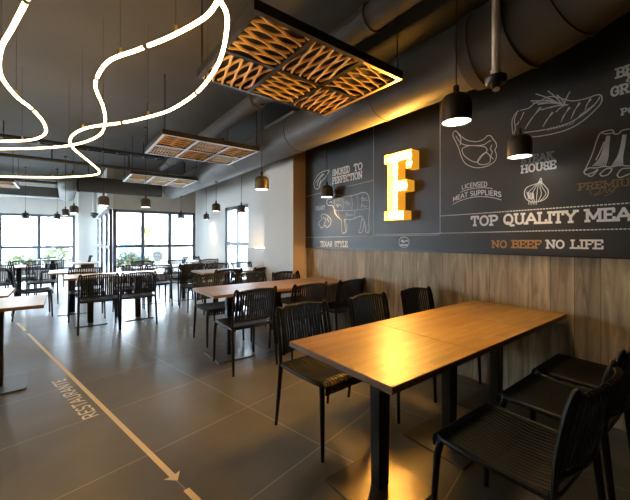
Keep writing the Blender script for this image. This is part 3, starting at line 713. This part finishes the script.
MB().box(-.28, .28, -.2, .2, .72, .75).build('slab_top', M['pale'], t, bevel=.003)

# ------------------------------------------------------------------ pendant lamps
def cord_top(x, y):
    if abs(x-2.48) < .23 and y < 10: return 2.73-math.sqrt(.245**2-(x-2.48)**2)-.002
    if abs(x-1.92) < .11 and .8 < y < 8.6: return 2.955
    return CEIL
def make_pendant(label, loc, group, watts):
    top = cord_top(loc[0], loc[1])-loc[2]
    t = thing('pendant_lamp', label, 'pendant lamp', loc, 0, group)   # origin at the rim
    r = .084
    MB().lathe([(r-.012, .012), (r-.004, .0), (r, .0), (r, .115), (r-.005, .135), (r-.018, .152), (r-.040, .163), (.022, .166), (.02, .15)], n=36).build('shade', M['shade'], t, True)
    MB().lathe([(.017, .164), (.017, .212), (.013, .217), (.005, .219)], n=16).build('socket', M['shade'], t, True)
    MB().lathe([(r-.006, .006), (r-.006, .009)], n=36).build('diffuser', M['diffuser'], t)
    MB().tube([(0, 0, .215), (0, 0, top-.025)], .0035, 6).build('cord', M['cable'], t)
    MB().lathe([(.03, top-.03), (.03, top)], n=16).build('ceiling_rose', M['shade'], t)
    l = bpy.data.lights.new('pendant_light', 'SPOT'); l.energy = watts; l.color = (1, .66, .30); l.spot_size = math.radians(105); l.spot_blend = .6; l.shadow_soft_size = .07
    lo = bpy.data.objects.new('pendant_light', l); C.objects.link(lo); lo.parent = t; lo.location = (0, 0, -.015)
    return t
g1 = 'pendant lamps over the front oak tables'; g2 = 'pendant lamps over the walnut tables'; g3 = 'pendant lamps in the middle of the room'; g4 = 'pendant lamps near the windows'
p0 = make_pendant('big nearest pendant lamp over the middle of the oak tables', (1.82, 1.02, 2.0), g1, 8)
for (x, y, z, lab, g) in [
 (2.74, 1.03, 1.94, 'pendant lamp hanging before the steak drawing on the chalkboard', g1),
 (1.91, 3.56, 1.92, 'pendant lamp in front of the white column over the walnut table', g2),
 (2.90, 3.52, 1.90, 'pendant lamp in front of the cow drawing on the chalkboard', g2),
 (2.45, 6.5, 1.88, 'pendant lamp left of the side window over the third row', g3),
 (3.0, 6.5, 1.88, 'pendant lamp overlapping the top of the side window', g3),
 (1.15, 6.45, 1.88, 'pendant lamp before the middle pane of the bay window', g3),
 (.53, 6.55, 1.88, 'pendant lamp right of the column, at the left end of the bay', g3),
 (3.22, 9.3, 1.88, 'small far pendant lamp near the room corner right of the bay window', g4),
 (2.53, 9.3, 1.88, 'far pendant lamp before the right pane of the bay window', g4),
 (.17, 8.8, 1.88, 'pendant lamp left of the column, the lower right of a close pair', g4),
 (.03, 9.9, 1.88, 'pendant lamp left of the column, the left of a close pair', g4),
 (-.15, 11.8, 1.88, 'far pendant lamp before the right pane of the left back window', g4),
 (-.84, 12.0, 1.88, 'far pendant lamp before the left pane of the left back window', g4)]:
    make_pendant(lab, (x, y, z), g, 9 if z < 1.93 else 4)

# ------------------------------------------------------------------ woven ceiling light panels
def make_panel(label, loc, w, d, strip=False, pale=False):
    t = thing('woven_ceiling_panel', label, 'ceiling panel', loc, 0, 'woven panels hanging from the ceiling'); H_ = .06
    b = .035; f = MB()
    f.box(-w/2, w/2, -d/2, -d/2+b, 0, H_).box(-w/2, w/2, d/2-b, d/2, 0, H_).box(-w/2, -w/2+b, -d/2+b, d/2-b, 0, H_).box(w/2-b, w/2, -d/2+b, d/2-b, 0, H_)
    for k in (1, 2):
        x = -w/2+w*k/3; f.box(x-b/2, x+b/2, -d/2+b, d/2-b, 0, H_*.9)
    f.box(-w/2+b, w/2-b, -b/2, b/2, 0, H_*.9)
    f.build('frame', M['frame_dark'], t)
    if pale:
        f2 = MB(); f2.v = [(x, y, -.004 if z < .01 else -.0004) for x, y, z in f.v]; f2.f = list(f.f); f2.build('underside_trim', M['frame_pale'], t)  # pale sheet paints the daylight reflected under the dark frame
    MB().box(-w/2+b*.5, w/2-b*.5, -d/2+b*.5, d/2-b*.5, H_*.9, H_).build('backing', M['liner'], t)
    if strip:
        MB().box(w/2-.030, w/2-.004, -d/2+.004, d/2-.004, -.006, -.0005).box(w/2-.42, w/2-.03, -d/2+.004, -d/2+.028, -.006, -.0005).build('brass_edge', M['brass'], t)  # gold strips paint the warm light on the frame's underside
    cw = w/3-b*1.3; cd = d/2-b*1.5
    for i in range(3):
        for j in range(2):
            cx = -w/2+w*(i+.5)/3; cy = -d/2+d*(j+.5)/2; mb = MB(); ns = 10
            alongx = (i+j) % 2 == 0
            if pale and not alongx: ns = 20
            La, Lb = (cw, cd) if alongx else (cd, cw)
            for s_ in range(ns):
                q = -Lb/2+Lb*(s_+.5)/ns; sg = 1 if s_ % 2 else -1; pts = []
                for e in range(9):
                    a = -La/2+La*e/8; off = sg*(Lb/ns)*1.0*math.cos(PI*e/3.2)*.5+q
                    dz = .014+.006*sg*math.sin(PI*e/3.2)
                    pts.append((cx+a, cy+off, dz) if alongx else (cx+off, cy+a, dz))
                mb.tube(pts, (.0075 if pale else .0105) if ns < 12 else .0085, 6)
            mb.build('woven_cell', M['weave'], t, True)
    for sx in (-1, 1):
        for sy in (-1, 1):
            MB().tube([(sx*(w/2-.03), sy*(d/2-.03), H_), (sx*(w/2-.03), sy*(d/2-.03), CEIL-loc[2])], .006, 6).build('suspension_rod', M['black'], t)
    return t
make_panel('nearest big dark panel with six woven lattice cells above the aisle', (1.46, 2.10, 2.57), 1.28, .97, True)
M['frame_pale'] = mat('pale_panel_frame', (.5, .5, .5), .4)  # reflected daylight put into the base colour
pB = make_panel('second woven panel with pale frame, left of the chalkboard end', (1.57, 4.74, 2.57), 1.28, 1.1, False, True)
dup(pB, (1.65, 7.65, 2.57), 0, 'third, farther woven panel with pale frame above the bay window tables')
dup(pB, (-1.5, 10.3, 2.57), 0, 'woven panel with pale frame at the left picture edge')

# ------------------------------------------------------------------ flexible light tubes
def light_tube(label, pts, loc, couplings, hangs, ends=True):
    t = thing('light_tube', label, 'light tube', loc); o = Vector(loc)
    P = [p-o for p in smooth_path([(x, y, loc[2]) for x, y in pts], 7)]
    MB().tube(P, .0112, 12).build('tube', M['led'], t, True)
    for f in couplings:
        k = int(f*(len(P)-2)); d = (P[k+1]-P[k]).normalized()
        MB().tube([P[k]-d*.018, P[k]+d*.018], .0132, 12).build('coupling', M['coupling'], t, True)
    for f in hangs:
        k = int(f*(len(P)-2)); p = P[k]
        h = MB().tube([p+Vector((0, 0, .011)), p+Vector((0, 0, .05))], .009, 8).build('clip', M['brasshook'], t, True)
        MB().tube([p+Vector((0, 0, .05)), p+Vector((0, 0, CEIL-loc[2]-.003))], .0013, 5).build('wire', M['cable'], h)
    return t
ZT = 2.45
light_tube('glowing tube at the top left, curving along the left picture edge',
           [(.0, 1.45), (-.07, 1.75), (-.14, 2.06), (-.22, 2.38), (-.30, 2.70), (-.345, 3.11), (-.30, 3.50), (-.22, 3.76), (-.155, 4.15), (-.165, 4.58), (-.31, 4.95), (-.62, 5.25), (-1.1, 5.6), (-1.7, 6.0)], (-.30, 3.5, ZT), (.16, .55, .72), (.1, .3, .47, .8))
light_tube('upper glowing tube winding from the top centre across the ceiling to the left',
           [(.60, 1.56), (.59, 1.73), (.49, 2.01), (.36, 2.28), (.24, 2.52), (.195, 2.79), (.195, 3.05), (.28, 3.47), (.33, 3.94), (.31, 4.45), (.125, 5.0), (-.18, 5.43), (-.66, 5.87), (-1.45, 6.5)], (.28, 3.47, ZT+.04), (.22, .42, .66), (.15, .28, .55, .8))
light_tube('lower glowing tube swinging from the top centre down to the far left ceiling',
           [(.59, 1.51), (.67, 1.62), (.77, 1.95), (.81, 2.27), (.81, 2.62), (.74, 3.05), (.62, 3.35), (.45, 3.67), (.18, 4.07), (.06, 4.57), (.10, 5.1), (.33, 5.95), (.47, 6.55), (.40, 7.0), (-.06, 7.6), (-.93, 8.2), (-1.8, 8.8)], (.62, 3.35, ZT), (.25, .45, .68, .85), (.2, .38, .52, .76, .9))

# ------------------------------------------------------------------ small fittings
t = thing('spotlight_drop', 'black spotlight at the end of a white pipe hanging from the ceiling', 'spotlight', (2.14, .94, 2.36))
MB().tube([(0, 0, 0), (0, 0, CEIL-2.36)], .022, 14).build('drop_pipe', M['white_metal'], t, True)
MB().lathe([(.03, -.02), (.03, .012), (.02, .02)], n=16).build('collar', M['white_metal'], t, True)
MB().lathe([(.05, -.075), (.062, -.06), (.062, -.03), (.04, -.02)], n=20).build('housing', M['black'], t, True)
MB().tube([(-.01, 0, -.06), (-.035, -.02, -.12)], .026, 14).build('lamp_head', M['black'], t, True)
MB().tube([(-.036, -.021, -.1225), (-.037, -.022, -.125)], .018, 14).build('lens', M['white_metal'], t)
t = thing('security_camera', 'small dark camera on a thin rod in front of the column by the windows', 'camera', (.80, 13.2, 2.12))
MB().tube([(0, 0, .08), (0, 0, CEIL-2.12)], .045, 10).build('rod', M['white'], t, True)
MB().lathe([(.03, -.10), (.12, .0), (.12, .06), (.05, .09)], n=16).build('housing', M['black'], t, True)
